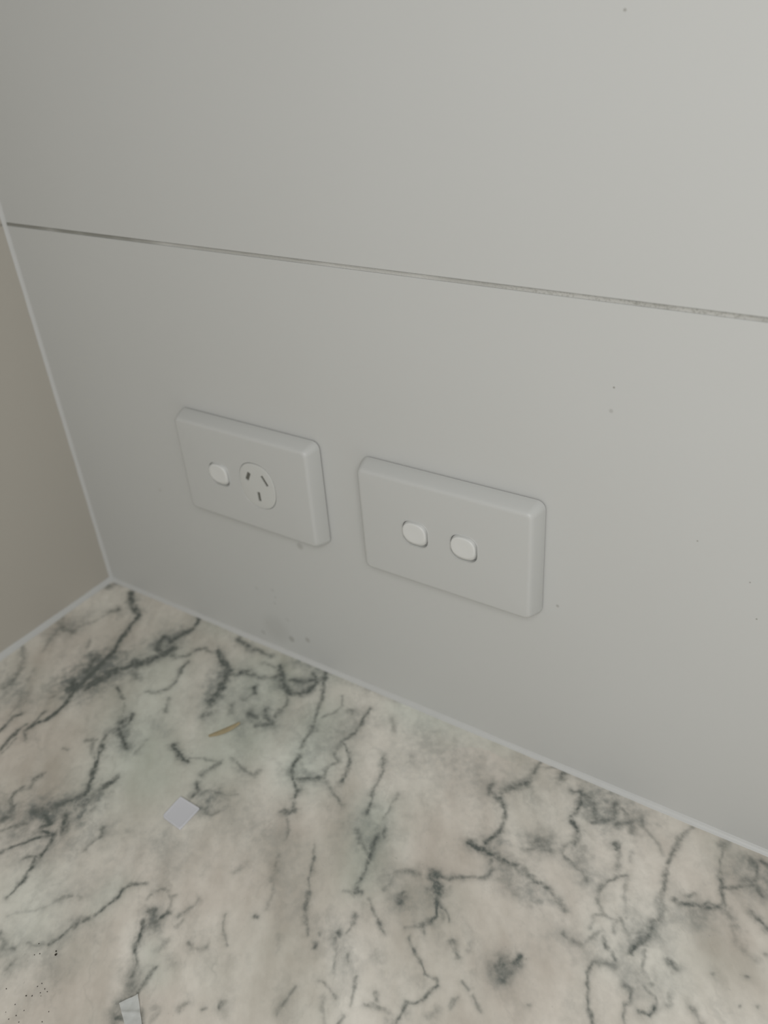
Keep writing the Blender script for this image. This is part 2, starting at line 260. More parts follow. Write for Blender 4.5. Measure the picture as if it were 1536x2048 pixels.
# ------------------------------------------------------------------ marble benchtop
# vein strokes on the slab, plus a grey strip painting the back wall's reflection: width mm, strength, x,y points in mm from the corner
VEINS_AND_REFLECTION = """4.3 0.70 30.0,-5.7 39.4,-13.5 47.5,-19.1 57.8,-22.2 61.6,-28.5
2.9 0.75 61.2,-26.3 62.4,-32.8 65.3,-41.8 68.3,-51.5 73.0,-60.1 75.8,-69.4 77.1,-77.2 78.4,-84.9 79.7,-92.4 81.7,-101.4
4.5 0.60 81.7,-101.4 81.3,-109.5 77.6,-109.6
2.0 0.70 82.7,-110.7 86.6,-120.0 88.3,-130.3 88.6,-139.3 84.1,-147.3 83.9,-152.7
1.9 0.60 78.6,-149.5 78.8,-157.3 80.3,-165.2 82.7,-172.4
1.4 0.40 84.1,-154.3 90.8,-159.3
1.1 0.35 83.1,-161.9 85.6,-169.1 86.6,-175.2
1.7 0.60 67.6,-144.7 64.4,-150.2 66.2,-156.4 68.2,-163.3
1.4 0.45 80.7,-134.6 82.8,-143.5 83.0,-147.9
9.2 0.50 78.1,-105.4 78.8,-94.9 79.2,-82.4 81.5,-72.7
7.8 0.40 64.1,-75.9 80.1,-79.8 89.6,-84.9
3.9 0.60 82.9,-104.7 87.7,-96.1 88.8,-87.4 92.2,-77.3
3.0 0.60 78.7,-109.0 72.6,-102.4 81.8,-105.3
3.4 0.50 74.4,-91.2 70.1,-81.1 68.8,-73.3
2.7 0.70 104.6,0.6 109.4,-6.3 111.1,-15.8
3.6 0.70 111.1,-15.8 109.0,-24.9 107.7,-34.6
3.5 0.60 107.7,-34.6 97.3,-33.5 102.8,-46.0 109.2,-46.9
5.3 0.75 114.5,-39.6 112.0,-49.6 109.3,-57.5 105.2,-63.9 100.1,-67.8
3.6 0.70 100.8,-68.4 96.8,-74.8 93.9,-80.5 91.6,-89.9 89.1,-97.3 88.8,-103.4
1.7 0.30 106.5,1.6 117.6,0.5 128.2,2.7 140.3,1.2
2.8 0.45 136.7,-27.5 132.2,-32.1 130.0,-40.8 124.5,-46.0 118.9,-45.8
1.9 0.35 137.3,-28.2 147.1,-29.4 150.8,-24.1
2.4 0.55 135.8,-45.0 136.5,-51.9 139.4,-57.5
2.1 0.40 139.4,-57.5 143.7,-67.1 144.2,-72.7 138.6,-80.6 131.4,-83.7
3.0 0.30 102.5,-71.6 114.2,-77.4 118.9,-76.8
2.0 0.35 150.5,-80.6 158.0,-91.3
5.2 0.65 148.5,-25.3 157.8,-30.8 170.4,-38.3
4.3 0.65 170.4,-38.3 173.7,-46.5 178.0,-53.9 179.5,-62.6 180.2,-67.9
3.3 0.60 171.8,-41.6 177.2,-36.6 183.2,-30.3
4.4 0.55 153.3,-7.5 165.4,-9.7 171.3,-10.7
3.6 0.50 188.7,-76.9 184.5,-81.0
2.5 0.40 195.2,-63.2 200.6,-69.3
2.0 0.30 196.6,-55.0 202.0,-55.7
3.3 0.60 185.7,-110.8 191.9,-112.3 197.5,-115.6
2.5 0.60 197.5,-115.6 205.0,-117.0
1.5 0.30 203.0,-114.1 211.8,-109.1 220.1,-106.8 224.5,-108.3
2.5 0.45 223.5,-107.3 221.6,-113.1 220.6,-119.2
2.4 0.50 223.4,-126.0 227.6,-131.2 227.0,-135.9
5.6 0.50 4.9,-8.6 11.4,-1.1
4.2 0.50 34.0,-32.5 37.2,-27.1
2.1 0.25 35.0,-36.8 31.7,-48.2 25.6,-58.5 26.3,-67.5
5.1 0.35 6.1,-59.6 17.4,-65.3 28.5,-65.2
2.0 0.25 14.7,-71.5 18.3,-81.0 24.4,-92.1
2.8 0.35 4.4,-97.5 18.0,-105.4 26.5,-115.6 31.4,-125.2 33.3,-133.2
6.6 0.25 36.1,-128.6 51.8,-133.7
1.4 0.20 53.3,-134.8 57.8,-141.8 60.6,-149.5
1.9 0.20 35.4,-108.6 41.8,-119.5
2.3 0.40 74.5,-120.1 72.1,-123.4
2.0 0.15 96.4,-117.4 100.1,-114.4
2.0 0.50 108.1,-90.7 114.5,-94.9 121.3,-97.9
1.1 0.20 125.6,-100.2 131.9,-105.9
4.9 0.55 138.1,-111.5 142.2,-119.9 150.2,-124.0
3.2 0.55 150.2,-124.0 159.6,-128.9
1.9 0.60 139.7,-105.2 143.2,-112.3
1.9 0.40 138.4,-120.3 136.8,-126.4 140.2,-133.1
2.0 0.60 142.1,-135.4 148.2,-143.6 154.1,-151.6 159.8,-159.3 164.3,-165.9
1.8 0.30 133.9,-135.0 140.7,-142.9 148.4,-146.7
2.1 0.35 129.2,-137.6 134.7,-134.2
1.6 0.25 166.2,-116.7 168.5,-128.0
6.7 0.15 158.9,-103.5 172.9,-104.4
3.2 0.50 126.7,-173.9 124.8,-177.7
1.5 0.30 127.2,-170.9 126.5,-174.4
1.7 0.30 126.0,-178.6 129.3,-184.4 125.6,-188.1
1.7 0.50 124.8,-186.2 122.9,-191.9 125.7,-197.1 131.7,-200.2
1.0 0.35 120.9,-150.8 124.7,-150.3
2.3 0.25 47.5,-65.1 52.7,-71.2
2.0 0.60 154.0,-152.9 160.2,-160.3 164.7,-166.9
3.1 0.60 164.7,-166.9 164.1,-172.5 160.1,-178.5
3.5 0.50 160.1,-178.5 156.6,-184.9 154.0,-189.3 147.1,-195.4
3.4 0.55 173.1,-149.8 173.4,-154.3 171.1,-158.7
6.0 0.30 170.7,-158.9 171.1,-166.2 171.6,-174.8
9.3 0.40 147.6,-195.8 159.1,-192.1 165.4,-184.2 169.6,-174.5
7.0 0.35 168.4,-170.7 174.8,-178.8 177.0,-184.6
2.3 0.65 155.8,-192.6 163.2,-194.7 161.2,-200.0 162.9,-202.5 171.2,-199.1
2.7 0.55 168.0,-187.0 176.7,-195.2
1.5 0.55 173.1,-199.3 167.9,-204.0 163.0,-210.0 158.2,-216.1 153.5,-224.6
1.8 0.55 173.2,-200.7 176.4,-206.9 178.2,-214.4
1.3 0.40 170.7,-219.4 175.0,-215.6 178.7,-214.8
1.7 0.55 176.0,-216.9 179.9,-221.7 181.1,-227.3
2.5 0.55 181.1,-227.3 182.7,-232.0
1.4 0.50 182.7,-232.0 183.9,-237.4 183.3,-241.7
2.8 0.50 133.2,-209.9 136.6,-205.1 131.9,-199.1
1.7 0.50 131.9,-199.1 124.8,-195.8 123.6,-190.5
7.0 0.25 127.6,-206.0 136.5,-203.7
1.6 0.35 140.7,-215.4 145.0,-208.8 150.8,-203.3
7.8 0.20 147.7,-216.8 154.6,-207.3 169.8,-206.7
2.0 0.40 195.7,-181.5 199.3,-185.5 198.6,-187.3
1.3 0.35 198.6,-187.3 197.8,-193.1 197.8,-197.1
12.6 0.20 174.4,-188.9 179.4,-174.7
12.1 0.12 147.1,-219.9 164.7,-215.0 177.3,-206.4 184.0,-193.0
1.4 0.50 246.3,-194.1 240.5,-198.9 238.9,-203.2
1.2 0.50 238.9,-203.2 239.2,-209.0 238.2,-215.5 236.7,-222.3
2.9 0.45 235.0,-225.9 231.3,-229.8 232.0,-233.9
1.3 0.50 231.2,-233.2 230.8,-237.4 230.3,-242.6 228.4,-246.7
3.8 0.15 236.2,-228.1 234.4,-236.9 231.8,-243.9
0.7 0.25 228.4,-246.7 220.8,-251.7 217.2,-253.4
1.6 0.30 216.2,-220.8 212.0,-224.4 209.6,-229.8
0.8 0.15 209.6,-229.8 206.8,-235.4 196.8,-244.7 193.4,-248.8
1.0 0.20 218.3,-219.5 221.2,-219.0 221.6,-220.5
1.9 0.35 198.7,-257.0 204.5,-259.0 208.6,-261.4
1.5 0.35 208.6,-261.4 213.8,-258.4
1.4 0.30 219.0,-262.2 219.7,-267.9
14.7 0.14 207.8,-263.5 219.8,-258.5 230.1,-252.4
3.8 0.45 260.2,-205.9 265.7,-205.0 269.2,-209.6
2.3 0.45 259.4,-205.2 263.1,-203.1
1.7 0.55 271.5,-199.8 269.6,-204.9
1.2 0.30 254.9,-200.9 253.9,-196.2 256.6,-192.2 262.3,-191.3 266.5,-192.9 270.1,-197.8 270.7,-200.9
1.0 0.25 265.4,-192.4 268.1,-189.9
1.7 0.60 263.3,-212.0 266.4,-216.8 269.1,-221.7
2.0 0.60 269.1,-221.7 272.6,-225.5
1.2 0.40 272.6,-225.5 276.7,-228.8 280.8,-235.5
3.0 0.20 272.2,-225.2 279.7,-236.2 285.1,-245.7
1.2 0.50 287.9,-225.2 288.1,-230.1 289.0,-235.6 289.5,-240.7
5.0 0.35 285.1,-238.9 286.7,-243.8 286.6,-251.5 291.2,-256.8
2.8 0.50 289.7,-254.3 292.0,-252.0
1.5 0.40 284.7,-249.8 288.2,-242.9
1.9 0.30 280.4,-185.9 279.9,-192.0 277.8,-199.0
1.3 0.25 281.6,-199.0 281.2,-203.7
2.7 0.25 282.6,-212.7 281.6,-219.1
3.0 0.18 289.4,-218.1 294.5,-220.2
1.3 0.35 293.2,-206.4 297.7,-207.9 301.9,-205.9
1.6 0.40 301.5,-206.2 303.3,-203.5
0.9 0.30 299.6,-184.9 304.1,-191.2 307.0,-193.8
1.1 0.35 306.6,-194.1 312.3,-197.7
2.3 0.25 289.2,-154.1 286.0,-162.8
12.8 0.22 236.2,-130.4 244.4,-130.0
1.4 0.30 230.6,-130.6 233.5,-126.0 239.0,-125.8 244.6,-124.1
1.6 0.30 240.0,-139.7 248.0,-140.1 249.5,-137.1
0.9 0.25 245.0,-124.5 252.0,-119.8
10.8 0.15 233.5,-167.0 233.4,-173.7
1.7 0.50 329.4,-221.1 330.3,-223.9
1.7 0.35 313.8,-234.7 315.7,-230.8
1.0 0.45 323.9,-228.2 324.6,-228.0
2.1 0.25 302.1,-241.3 305.7,-240.1 306.1,-247.3
1.2 0.35 298.0,-244.7 303.5,-249.3
1.8 0.25 209.8,-174.7 212.5,-173.8
4.1 0.55 155.2,-8.7 166.5,-9.1
2.8 0.50 166.5,-9.1 176.5,-9.0 188.7,-9.7
2.7 0.30 187.8,-18.5 196.8,-17.7 203.5,-18.0
7.5 0.25 209.0,-4.9 218.9,-3.5 229.8,-3.6
4.8 0.20 229.8,-3.6 251.1,-3.7 270.7,-2.5 297.7,-0.6
2.9 0.65 200.7,-14.5 208.0,-21.6 216.2,-28.9 224.7,-33.7
2.6 0.60 224.7,-33.7 232.6,-31.2 235.3,-25.0 235.5,-15.3 237.8,-8.1
2.6 0.55 217.8,-22.1 226.9,-20.0 231.8,-14.4 236.7,-8.7
2.0 0.50 227.1,-9.1 233.4,-12.5
2.4 0.45 208.0,-21.6 203.1,-27.3 197.2,-31.6 186.6,-32.4 179.4,-35.4
3.2 0.55 198.4,-40.6 202.3,-46.1
1.7 0.30 202.3,-46.1 200.8,-52.6 200.9,-56.3
2.2 0.30 196.3,-64.5 200.6,-69.3
4.1 0.50 212.6,-63.5 218.8,-64.5
3.5 0.55 220.4,-54.7 225.5,-60.8 232.5,-63.0
2.7 0.55 232.5,-63.0 224.4,-69.3
2.4 0.45 229.7,-49.4 230.1,-56.4
1.7 0.40 225.2,-35.3 230.3,-43.6 230.2,-51.0
2.0 0.50 233.1,-1.8 238.1,-8.9 243.5,-17.6 249.2,-27.6
1.9 0.40 249.2,-27.6 254.7,-40.9 257.4,-46.4
2.9 0.45 257.4,-46.4 260.0,-53.6
1.5 0.45 260.0,-53.6 261.5,-61.2 263.4,-70.1
2.2 0.60 266.4,-76.5 267.4,-82.3 269.7,-87.3 275.3,-93.3
2.6 0.50 275.3,-93.3 282.4,-88.5
1.9 0.50 282.4,-88.5 288.0,-85.3 290.5,-81.6 289.6,-77.5
1.4 0.50 275.3,-93.3 281.7,-97.1
2.6 0.55 283.0,-97.9 284.6,-104.3
2.0 0.40 285.4,-105.3 288.7,-110.6
2.9 0.50 285.0,-115.5 289.3,-115.1 291.0,-110.7
1.1 0.30 289.2,-115.9 296.4,-124.1 298.6,-130.8
1.4 0.30 259.3,-16.4 265.4,-25.9 263.9,-33.9 259.6,-41.6
1.9 0.50 283.6,-18.4 285.3,-27.2 286.8,-33.4
1.8 0.45 286.8,-33.4 286.5,-42.1 283.9,-51.9
1.5 0.45 285.2,-52.8 294.5,-57.4 300.7,-68.1
1.7 0.50 300.7,-68.1 303.1,-78.9
2.0 0.35 284.7,-53.1 285.7,-64.0 291.8,-66.9 287.8,-72.3 289.7,-80.5
3.5 0.40 272.5,-25.9 275.2,-25.8
2.6 0.25 263.0,-51.9 260.3,-46.5
2.4 0.45 315.6,-48.6 321.1,-58.0
1.4 0.45 321.1,-58.0 322.9,-67.6 324.4,-75.6
1.8 0.55 324.4,-75.6 327.7,-82.4 331.1,-90.3
1.6 0.35 313.9,-93.2 304.2,-89.4
1.6 0.25 304.2,-89.4 294.8,-83.7
1.1 0.25 339.4,-69.2 340.6,-80.6 340.8,-90.2
2.7 0.35 332.6,-103.1 341.1,-111.3 345.7,-113.8
2.1 0.40 345.3,-94.4 348.7,-99.1
9.7 0.20 331.2,-95.8 340.6,-97.2 343.1,-106.3
1.7 0.55 344.6,-101.5 347.5,-110.2 350.4,-119.8
1.8 0.20 309.3,-27.6 301.8,-18.0
2.4 0.25 331.2,-39.8 334.0,-44.4
8.9 0.15 326.1,-16.4 334.1,-16.9
24.6 0.10 329.3,-40.8 344.6,-24.1
1.7 0.35 238.9,-103.3 246.4,-103.7 251.0,-104.1
1.7 0.35 250.2,-103.1 251.3,-97.8
1.7 0.30 228.5,-99.7 234.2,-101.2 238.9,-103.3
4.0 0.20 220.8,-80.8 212.6,-71.5
1.9 0.60 344.5,-101.3 345.9,-107.0 348.7,-115.6
1.6 0.50 348.7,-115.6 351.0,-124.2 351.9,-129.7
2.4 0.45 352.1,-130.8 353.2,-134.9
2.5 0.50 355.1,-136.8 357.2,-136.6
2.0 0.25 302.1,-141.5 306.2,-150.4 309.0,-156.0
2.6 0.25 307.1,-149.9 308.0,-155.5
1.4 0.20 310.5,-156.4 313.8,-160.4 317.7,-170.9
1.0 0.25 315.2,-124.9 320.6,-132.0
1.6 0.45 320.6,-132.0 323.3,-137.9 325.9,-143.7
1.0 0.30 325.9,-143.7 330.7,-149.3
1.7 0.50 330.9,-150.3 333.2,-154.8 335.4,-159.3
1.5 0.35 335.4,-159.3 340.6,-165.2 346.3,-170.5
1.4 0.25 366.7,-128.2 367.7,-122.9 366.5,-117.5
2.2 0.35 366.6,-116.9 369.0,-111.8 374.1,-110.1 379.2,-109.5
2.4 0.45 385.7,-107.5 389.8,-105.1
4.9 0.70 386.5,-107.0 389.8,-109.9 393.1,-113.8
2.5 0.60 392.7,-114.0 396.5,-118.7
1.3 0.60 396.5,-118.7 398.2,-124.5 399.7,-127.0 398.5,-130.4
2.0 0.50 391.1,-105.6 394.7,-104.4 397.7,-101.0
1.1 0.45 397.2,-120.0 402.0,-121.1 405.4,-123.5 407.0,-125.9
2.4 0.35 400.9,-122.9 402.8,-126.2
2.0 0.40 398.5,-130.4 396.0,-135.7 392.9,-137.5
1.3 0.35 392.9,-137.5 388.4,-141.2
1.4 0.30 396.8,-135.2 399.4,-138.0
2.5 0.55 377.5,-124.1 379.0,-129.6
6.6 0.20 376.3,-129.5 384.7,-129.1
1.1 0.35 362.2,-136.6 370.3,-142.1 375.4,-145.7
1.6 0.45 375.4,-145.7 379.7,-148.6
2.0 0.50 362.0,-149.2 362.6,-153.3
1.1 0.35 362.6,-153.3 363.9,-159.0
1.8 0.50 359.4,-161.2 361.0,-161.8
1.1 0.30 360.1,-164.5 363.3,-168.9 368.4,-178.2
1.8 0.45 352.6,-172.2 354.0,-175.5
1.3 0.30 350.1,-166.7 351.1,-167.1
1.2 0.25 347.6,-139.9 351.4,-138.9 355.6,-139.9
5.6 0.12 362.1,-141.3 366.4,-147.7
0.9 0.35 393.2,-143.8 398.0,-148.3
1.4 0.45 398.0,-148.3 401.3,-150.5
1.0 0.40 401.3,-150.5 407.0,-154.1 411.0,-156.7
1.0 0.35 411.0,-156.7 417.0,-156.1 418.7,-159.0
1.3 0.50 418.7,-159.0 416.4,-165.1 415.5,-168.4
1.0 0.45 415.5,-168.4 413.5,-171.5 409.7,-173.8 410.3,-178.1
1.3 0.50 410.3,-178.1 410.9,-181.4 410.6,-183.8
4.0 0.25 411.5,-179.2 408.7,-185.4
1.8 0.35 412.6,-135.4 418.3,-139.3
1.0 0.35 380.8,-175.7 383.1,-181.2
0.7 0.30 383.1,-181.2 386.7,-188.6
1.3 0.35 391.9,-185.9 396.3,-182.8 401.8,-182.3
1.3 0.20 401.8,-182.3 410.3,-181.8
1.6 0.40 393.3,-177.5 396.6,-180.3
1.0 0.30 358.1,-195.7 357.3,-199.5 357.6,-203.2
1.1 0.30 357.6,-203.2 357.2,-208.1 357.9,-211.0
1.3 0.25 372.8,-192.2 376.3,-197.6 380.4,-203.0
0.7 0.30 366.0,-186.6 370.5,-186.8 377.8,-189.7
1.5 0.50 315.0,-177.0 316.4,-176.7
1.8 0.25 423.9,-168.1 423.3,-173.5
1.3 0.15 332.4,-178.8 338.2,-186.0
5.0 0.15 407.2,-161.0 412.8,-160.5
4.4 0.15 382.8,-162.5 387.9,-162.5
0.8 0.35 386.7,-199.2 387.4,-194.6
0.9 0.30 370.7,-168.7 373.1,-171.4
1.1 0.30 429.1,-164.0 429.7,-159.0
2.0 0.40 405.2,-2.8 404.5,-10.8 404.4,-21.1
4.8 0.50 404.4,-21.1 400.4,-26.1 396.3,-32.1
2.5 0.45 396.9,-33.5 392.3,-39.8 387.0,-39.2 385.7,-33.7
2.5 0.55 392.3,-39.8 396.0,-43.0 399.8,-45.1
1.3 0.50 399.8,-45.1 404.6,-53.5 405.7,-61.1
2.1 0.60 405.7,-61.1 403.9,-67.0 401.7,-73.2
3.8 0.65 393.4,-78.0 399.1,-78.6 402.5,-77.5
3.3 0.60 401.5,-78.0 408.2,-78.1 415.8,-77.5
3.2 0.50 414.5,-77.5 424.5,-77.0 431.7,-78.8
2.6 0.50 431.7,-78.8 437.8,-81.2 443.9,-81.2
3.0 0.35 443.9,-81.2 452.0,-85.7 457.2,-89.6
1.7 0.45 409.7,-81.1 412.7,-87.0 411.7,-92.7
1.2 0.40 411.7,-92.7 400.8,-99.2
1.9 0.50 400.8,-99.2 395.2,-103.4
4.3 0.20 419.5,-90.4 431.2,-93.7
7.7 0.25 403.7,-72.0 409.9,-68.4
1.5 0.35 404.6,-7.9 413.6,-2.8 421.0,-0.5
4.0 0.50 420.8,-3.4 420.5,-9.1
1.7 0.50 430.7,-14.2 435.1,-11.7 438.2,-18.7
2.2 0.60 438.0,-18.8 439.2,-25.0 437.7,-31.0
2.1 0.55 437.7,-31.0 441.0,-35.8 445.2,-39.9
3.3 0.40 445.2,-39.9 446.8,-48.5
16.1 0.30 443.8,-13.7 457.6,-19.5
13.5 0.25 441.5,-4.4 462.9,-6.2 469.5,-14.3
3.0 0.45 438.4,-13.3 446.5,-17.4 450.3,-25.4
2.4 0.40 456.6,-9.9 459.1,-20.3 449.8,-29.0
1.8 0.40 461.3,-12.3 469.4,-17.6 461.7,-23.8
1.6 0.30 472.7,-10.8 475.5,-17.4
1.8 0.30 469.9,-19.0 471.8,-24.4
6.4 0.35 427.4,-58.2 428.9,-55.8
2.8 0.30 423.3,-66.2 429.8,-60.8 435.5,-59.1
1.8 0.30 444.8,-48.1 441.8,-53.1 442.8,-57.1
1.5 0.35 442.8,-57.1 451.4,-61.3 456.8,-62.6 460.7,-66.3
5.0 0.20 450.4,-46.5 452.9,-55.9
3.3 0.50 466.5,-37.1 468.0,-38.6
2.7 0.30 469.6,-41.5 473.2,-51.5
1.7 0.25 476.4,-37.6 478.1,-42.7
2.1 0.40 479.2,-52.5 473.8,-57.1 469.9,-62.3
1.9 0.35 469.9,-62.3 468.8,-68.7 471.2,-76.5
1.6 0.30 471.2,-76.5 475.9,-81.3 471.2,-84.0 472.8,-91.1
1.6 0.30 475.9,-81.3 482.7,-81.3 483.7,-87.3
1.4 0.20 479.1,-55.5 486.5,-76.3
1.8 0.35 499.9,-4.9 497.0,-13.1
2.5 0.45 496.4,-15.0 496.4,-22.8
1.5 0.40 496.4,-22.8 495.7,-33.9
2.1 0.40 496.1,-35.2 496.9,-45.0 498.9,-56.7
2.9 0.35 499.3,-57.8 502.5,-69.6
1.3 0.25 477.0,-18.2 485.7,-22.8 491.7,-30.2
3.7 0.35 519.7,-3.0 518.4,-6.9
1.2 0.30 519.4,-6.3 520.2,-18.1 520.9,-25.1
1.6 0.45 520.9,-25.1 524.6,-33.1 528.2,-42.9
1.6 0.50 524.9,-34.3 528.1,-31.8 531.8,-29.6
1.4 0.40 531.8,-29.6 537.0,-24.4 539.0,-18.9 537.2,-11.2
1.8 0.50 528.4,-43.5 524.5,-47.1 519.9,-49.8
2.0 0.50 514.0,-51.9 510.3,-54.1 504.7,-53.9
1.4 0.40 519.9,-49.8 514.0,-51.9
1.4 0.40 519.6,-48.7 520.9,-45.8 525.5,-46.6
1.6 0.35 510.8,-48.3 512.9,-44.2
9.4 0.25 533.1,-12.1 540.3,-15.3 544.8,-18.4
2.2 0.45 533.7,-10.2 538.4,-6.7 542.0,-8.4
1.8 0.40 533.6,-23.5 540.1,-24.0 544.3,-28.6
2.6 0.50 542.5,-41.2 550.9,-46.2
3.3 0.30 529.4,-45.6 536.6,-53.3
2.5 0.20 536.0,-55.0 540.0,-62.9 549.4,-64.7
2.6 0.50 499.9,-71.8 500.0,-80.3
3.2 0.50 499.4,-81.9 495.8,-87.2
2.1 0.55 495.8,-87.2 495.1,-94.6
8.8 0.15 492.7,-78.0 502.5,-74.8
5.5 0.22 515.9,-54.9 521.2,-58.5
2.0 0.35 461.7,-101.7 468.5,-102.8 472.5,-101.7
1.3 0.25 472.5,-101.7 476.3,-94.3 479.2,-90.0
1.3 0.45 480.8,-92.9 484.6,-97.1
1.1 0.45 486.5,-97.8 489.6,-100.4
1.7 0.50 480.2,-107.2 480.4,-114.5
1.2 0.45 480.4,-114.5 483.8,-121.9 486.4,-129.7 491.5,-136.1
2.7 0.35 490.6,-102.9 480.2,-107.2
1.8 0.45 498.1,-110.5 501.9,-111.1
1.0 0.40 501.9,-111.1 502.8,-116.4 500.9,-119.8 504.7,-127.6
1.4 0.30 499.9,-88.0 503.6,-100.6 509.9,-104.0
1.0 0.30 505.6,-106.6 512.6,-109.3 515.0,-113.6
1.8 0.25 518.0,-103.8 520.3,-108.1 515.3,-114.5
1.7 0.55 513.8,-114.3 512.9,-119.3 508.5,-119.7
3.1 0.40 513.7,-88.5 517.0,-89.0
1.0 0.35 511.8,-87.2 515.7,-89.8
6.2 0.15 491.7,-94.1 500.3,-100.2 500.2,-112.1
6.1 0.15 510.0,-98.0 514.8,-103.4
2.3 0.65 448.0,-123.9 446.6,-128.5
5.3 0.50 446.0,-129.5 440.1,-134.2
4.8 0.50 444.4,-133.5 444.5,-138.3
2.0 0.40 413.6,-134.1 421.2,-141.1
2.2 0.25 422.1,-131.7 423.7,-134.6
1.0 0.35 428.6,-150.3 433.2,-152.3
1.0 0.35 436.4,-153.9 443.5,-158.8
1.2 0.30 430.7,-158.5 430.0,-164.6
2.1 0.35 529.3,-105.0 535.0,-109.8
0.8 0.60 548.1,-75.8 548.6,-75.7
0.8 0.35 532.9,-83.1 533.2,-82.9
1.0 0.30 552.3,-59.9 552.8,-59.6
0.7 0.35 547.7,-92.3 548.0,-92.1
0.7 0.40 555.6,-88.8 555.9,-88.6
0.8 0.35 461.1,-143.7 461.6,-143.5
1.3 0.30 483.7,-78.0 490.5,-84.6 496.5,-79.7
20.2 0.42 77.2,-104.6 79.2,-89.6 81.2,-74.2
15.4 0.35 87.0,-103.4 91.6,-85.8 96.8,-75.6
14.6 0.30 102.3,-41.9 106.4,-29.7
14.1 0.30 146.6,-193.8 160.5,-181.5 171.6,-170.7
12.4 0.25 150.2,-200.3 169.8,-189.0
16.5 0.16 165.7,-212.1 190.0,-197.9 195.0,-182.8
13.1 0.30 178.3,-61.4 169.0,-43.1
11.3 0.25 211.9,-28.3 232.8,-19.7
20.9 0.16 188.0,-56.0 219.8,-60.4
10.4 0.22 222.9,-64.0 232.0,-64.2
8.3 0.30 239.2,-127.5 240.2,-137.7
19.3 0.12 230.0,-174.6 245.7,-169.4
19.5 0.12 265.6,-133.7 300.3,-137.7
15.2 0.20 33.8,-129.9 55.9,-135.3
12.3 0.20 14.3,-72.8 21.4,-58.5
11.2 0.22 142.8,-119.6 156.3,-127.4
10.1 0.20 271.3,-86.4 290.3,-84.8
19.3 0.16 275.5,-64.9 280.3,-37.0
21.8 0.14 331.5,-23.4 378.1,-34.5
16.1 0.16 329.4,-96.8 343.7,-104.6
16.4 0.20 441.1,-11.5 463.0,-11.6
11.1 0.20 426.3,-58.6 433.2,-56.5
10.5 0.18 450.4,-57.7 462.2,-65.3
8.6 0.22 416.9,-84.7 443.6,-90.1
9.1 0.18 503.5,-64.7 519.9,-58.3
11.2 0.22 530.3,-18.4 545.2,-26.9
7.8 0.25 494.7,-85.9 502.5,-78.1
7.4 0.18 492.6,-102.3 508.1,-110.3
7.5 0.22 444.2,-134.1 441.6,-140.1
17.4 0.12 371.5,-118.4 385.1,-124.5
12.0 0.12 300.3,-137.7 331.4,-163.0
10.7 0.12 353.1,-160.2 374.9,-172.5
6.8 0.30 267.0,-206.2 269.9,-212.8
7.7 0.20 281.4,-234.4 290.4,-249.4
10.9 0.15 221.5,-260.9 233.4,-250.6
8.5 0.15 229.0,-233.7 228.8,-243.7
15.2 0.10 209.2,-224.5 227.0,-203.2
13.1 0.12 460.6,-102.9 476.9,-102.6"""
TINT = """61.3 0.90 120.5,-69.9 190.8,-141.6
69.8 0.90 197.2,-33.5 219.7,-96.5
42.0 0.90 259.5,-43.5 274.1,-84.8
33.0 0.70 169.4,-134.8 191.4,-159.3
25.2 0.80 332.0,-87.0 353.3,-129.2
27.2 0.60 302.7,-8.6 374.4,0.9
28.2 0.50 120.0,1.8 239.3,-10.2
35.6 0.50 191.2,-231.5 209.4,-245.3
16.0 0.70 278.3,-220.7 290.5,-228.9
17.9 0.60 234.5,-206.1 234.2,-216.9
23.0 -0.60 457.3,-108.1 455.0,-133.5
30.1 -0.50 370.8,-20.4 386.4,-87.6"""
def parse(t):
    out = []
    for l in t.strip().splitlines():
        s = l.split(); out.append((float(s[0]), float(s[1]), [tuple(map(float, q.split(','))) for q in s[2:]]))
    return out

def lattice(seed, X, Y, freq, sx=1.0, sy=1.0):
    rng = np.random.RandomState(seed); N = 256
    T = rng.rand(N, N)
    u, v = X*freq*sx, Y*freq*sy
    i, j = np.floor(u).astype(int), np.floor(v).astype(int)
    fu, fv = u-i, v-j; fu = fu*fu*(3-2*fu); fv = fv*fv*(3-2*fv)
    g = lambda a, b: T[a % N, b % N]
    return (g(i, j)*(1-fu)+g(i+1, j)*fu)*(1-fv)+(g(i, j+1)*(1-fu)+g(i+1, j+1)*fu)*fv - 0.5
def fbm(seed, X, Y, freq, octs=4, gain=0.5, sx=1., sy=1.):
    r = 0; a = 1.
    for o in range(octs):
        r = r + a*lattice(seed+o*7, X, Y, freq*2**o, sx, sy); a *= gain
    return r

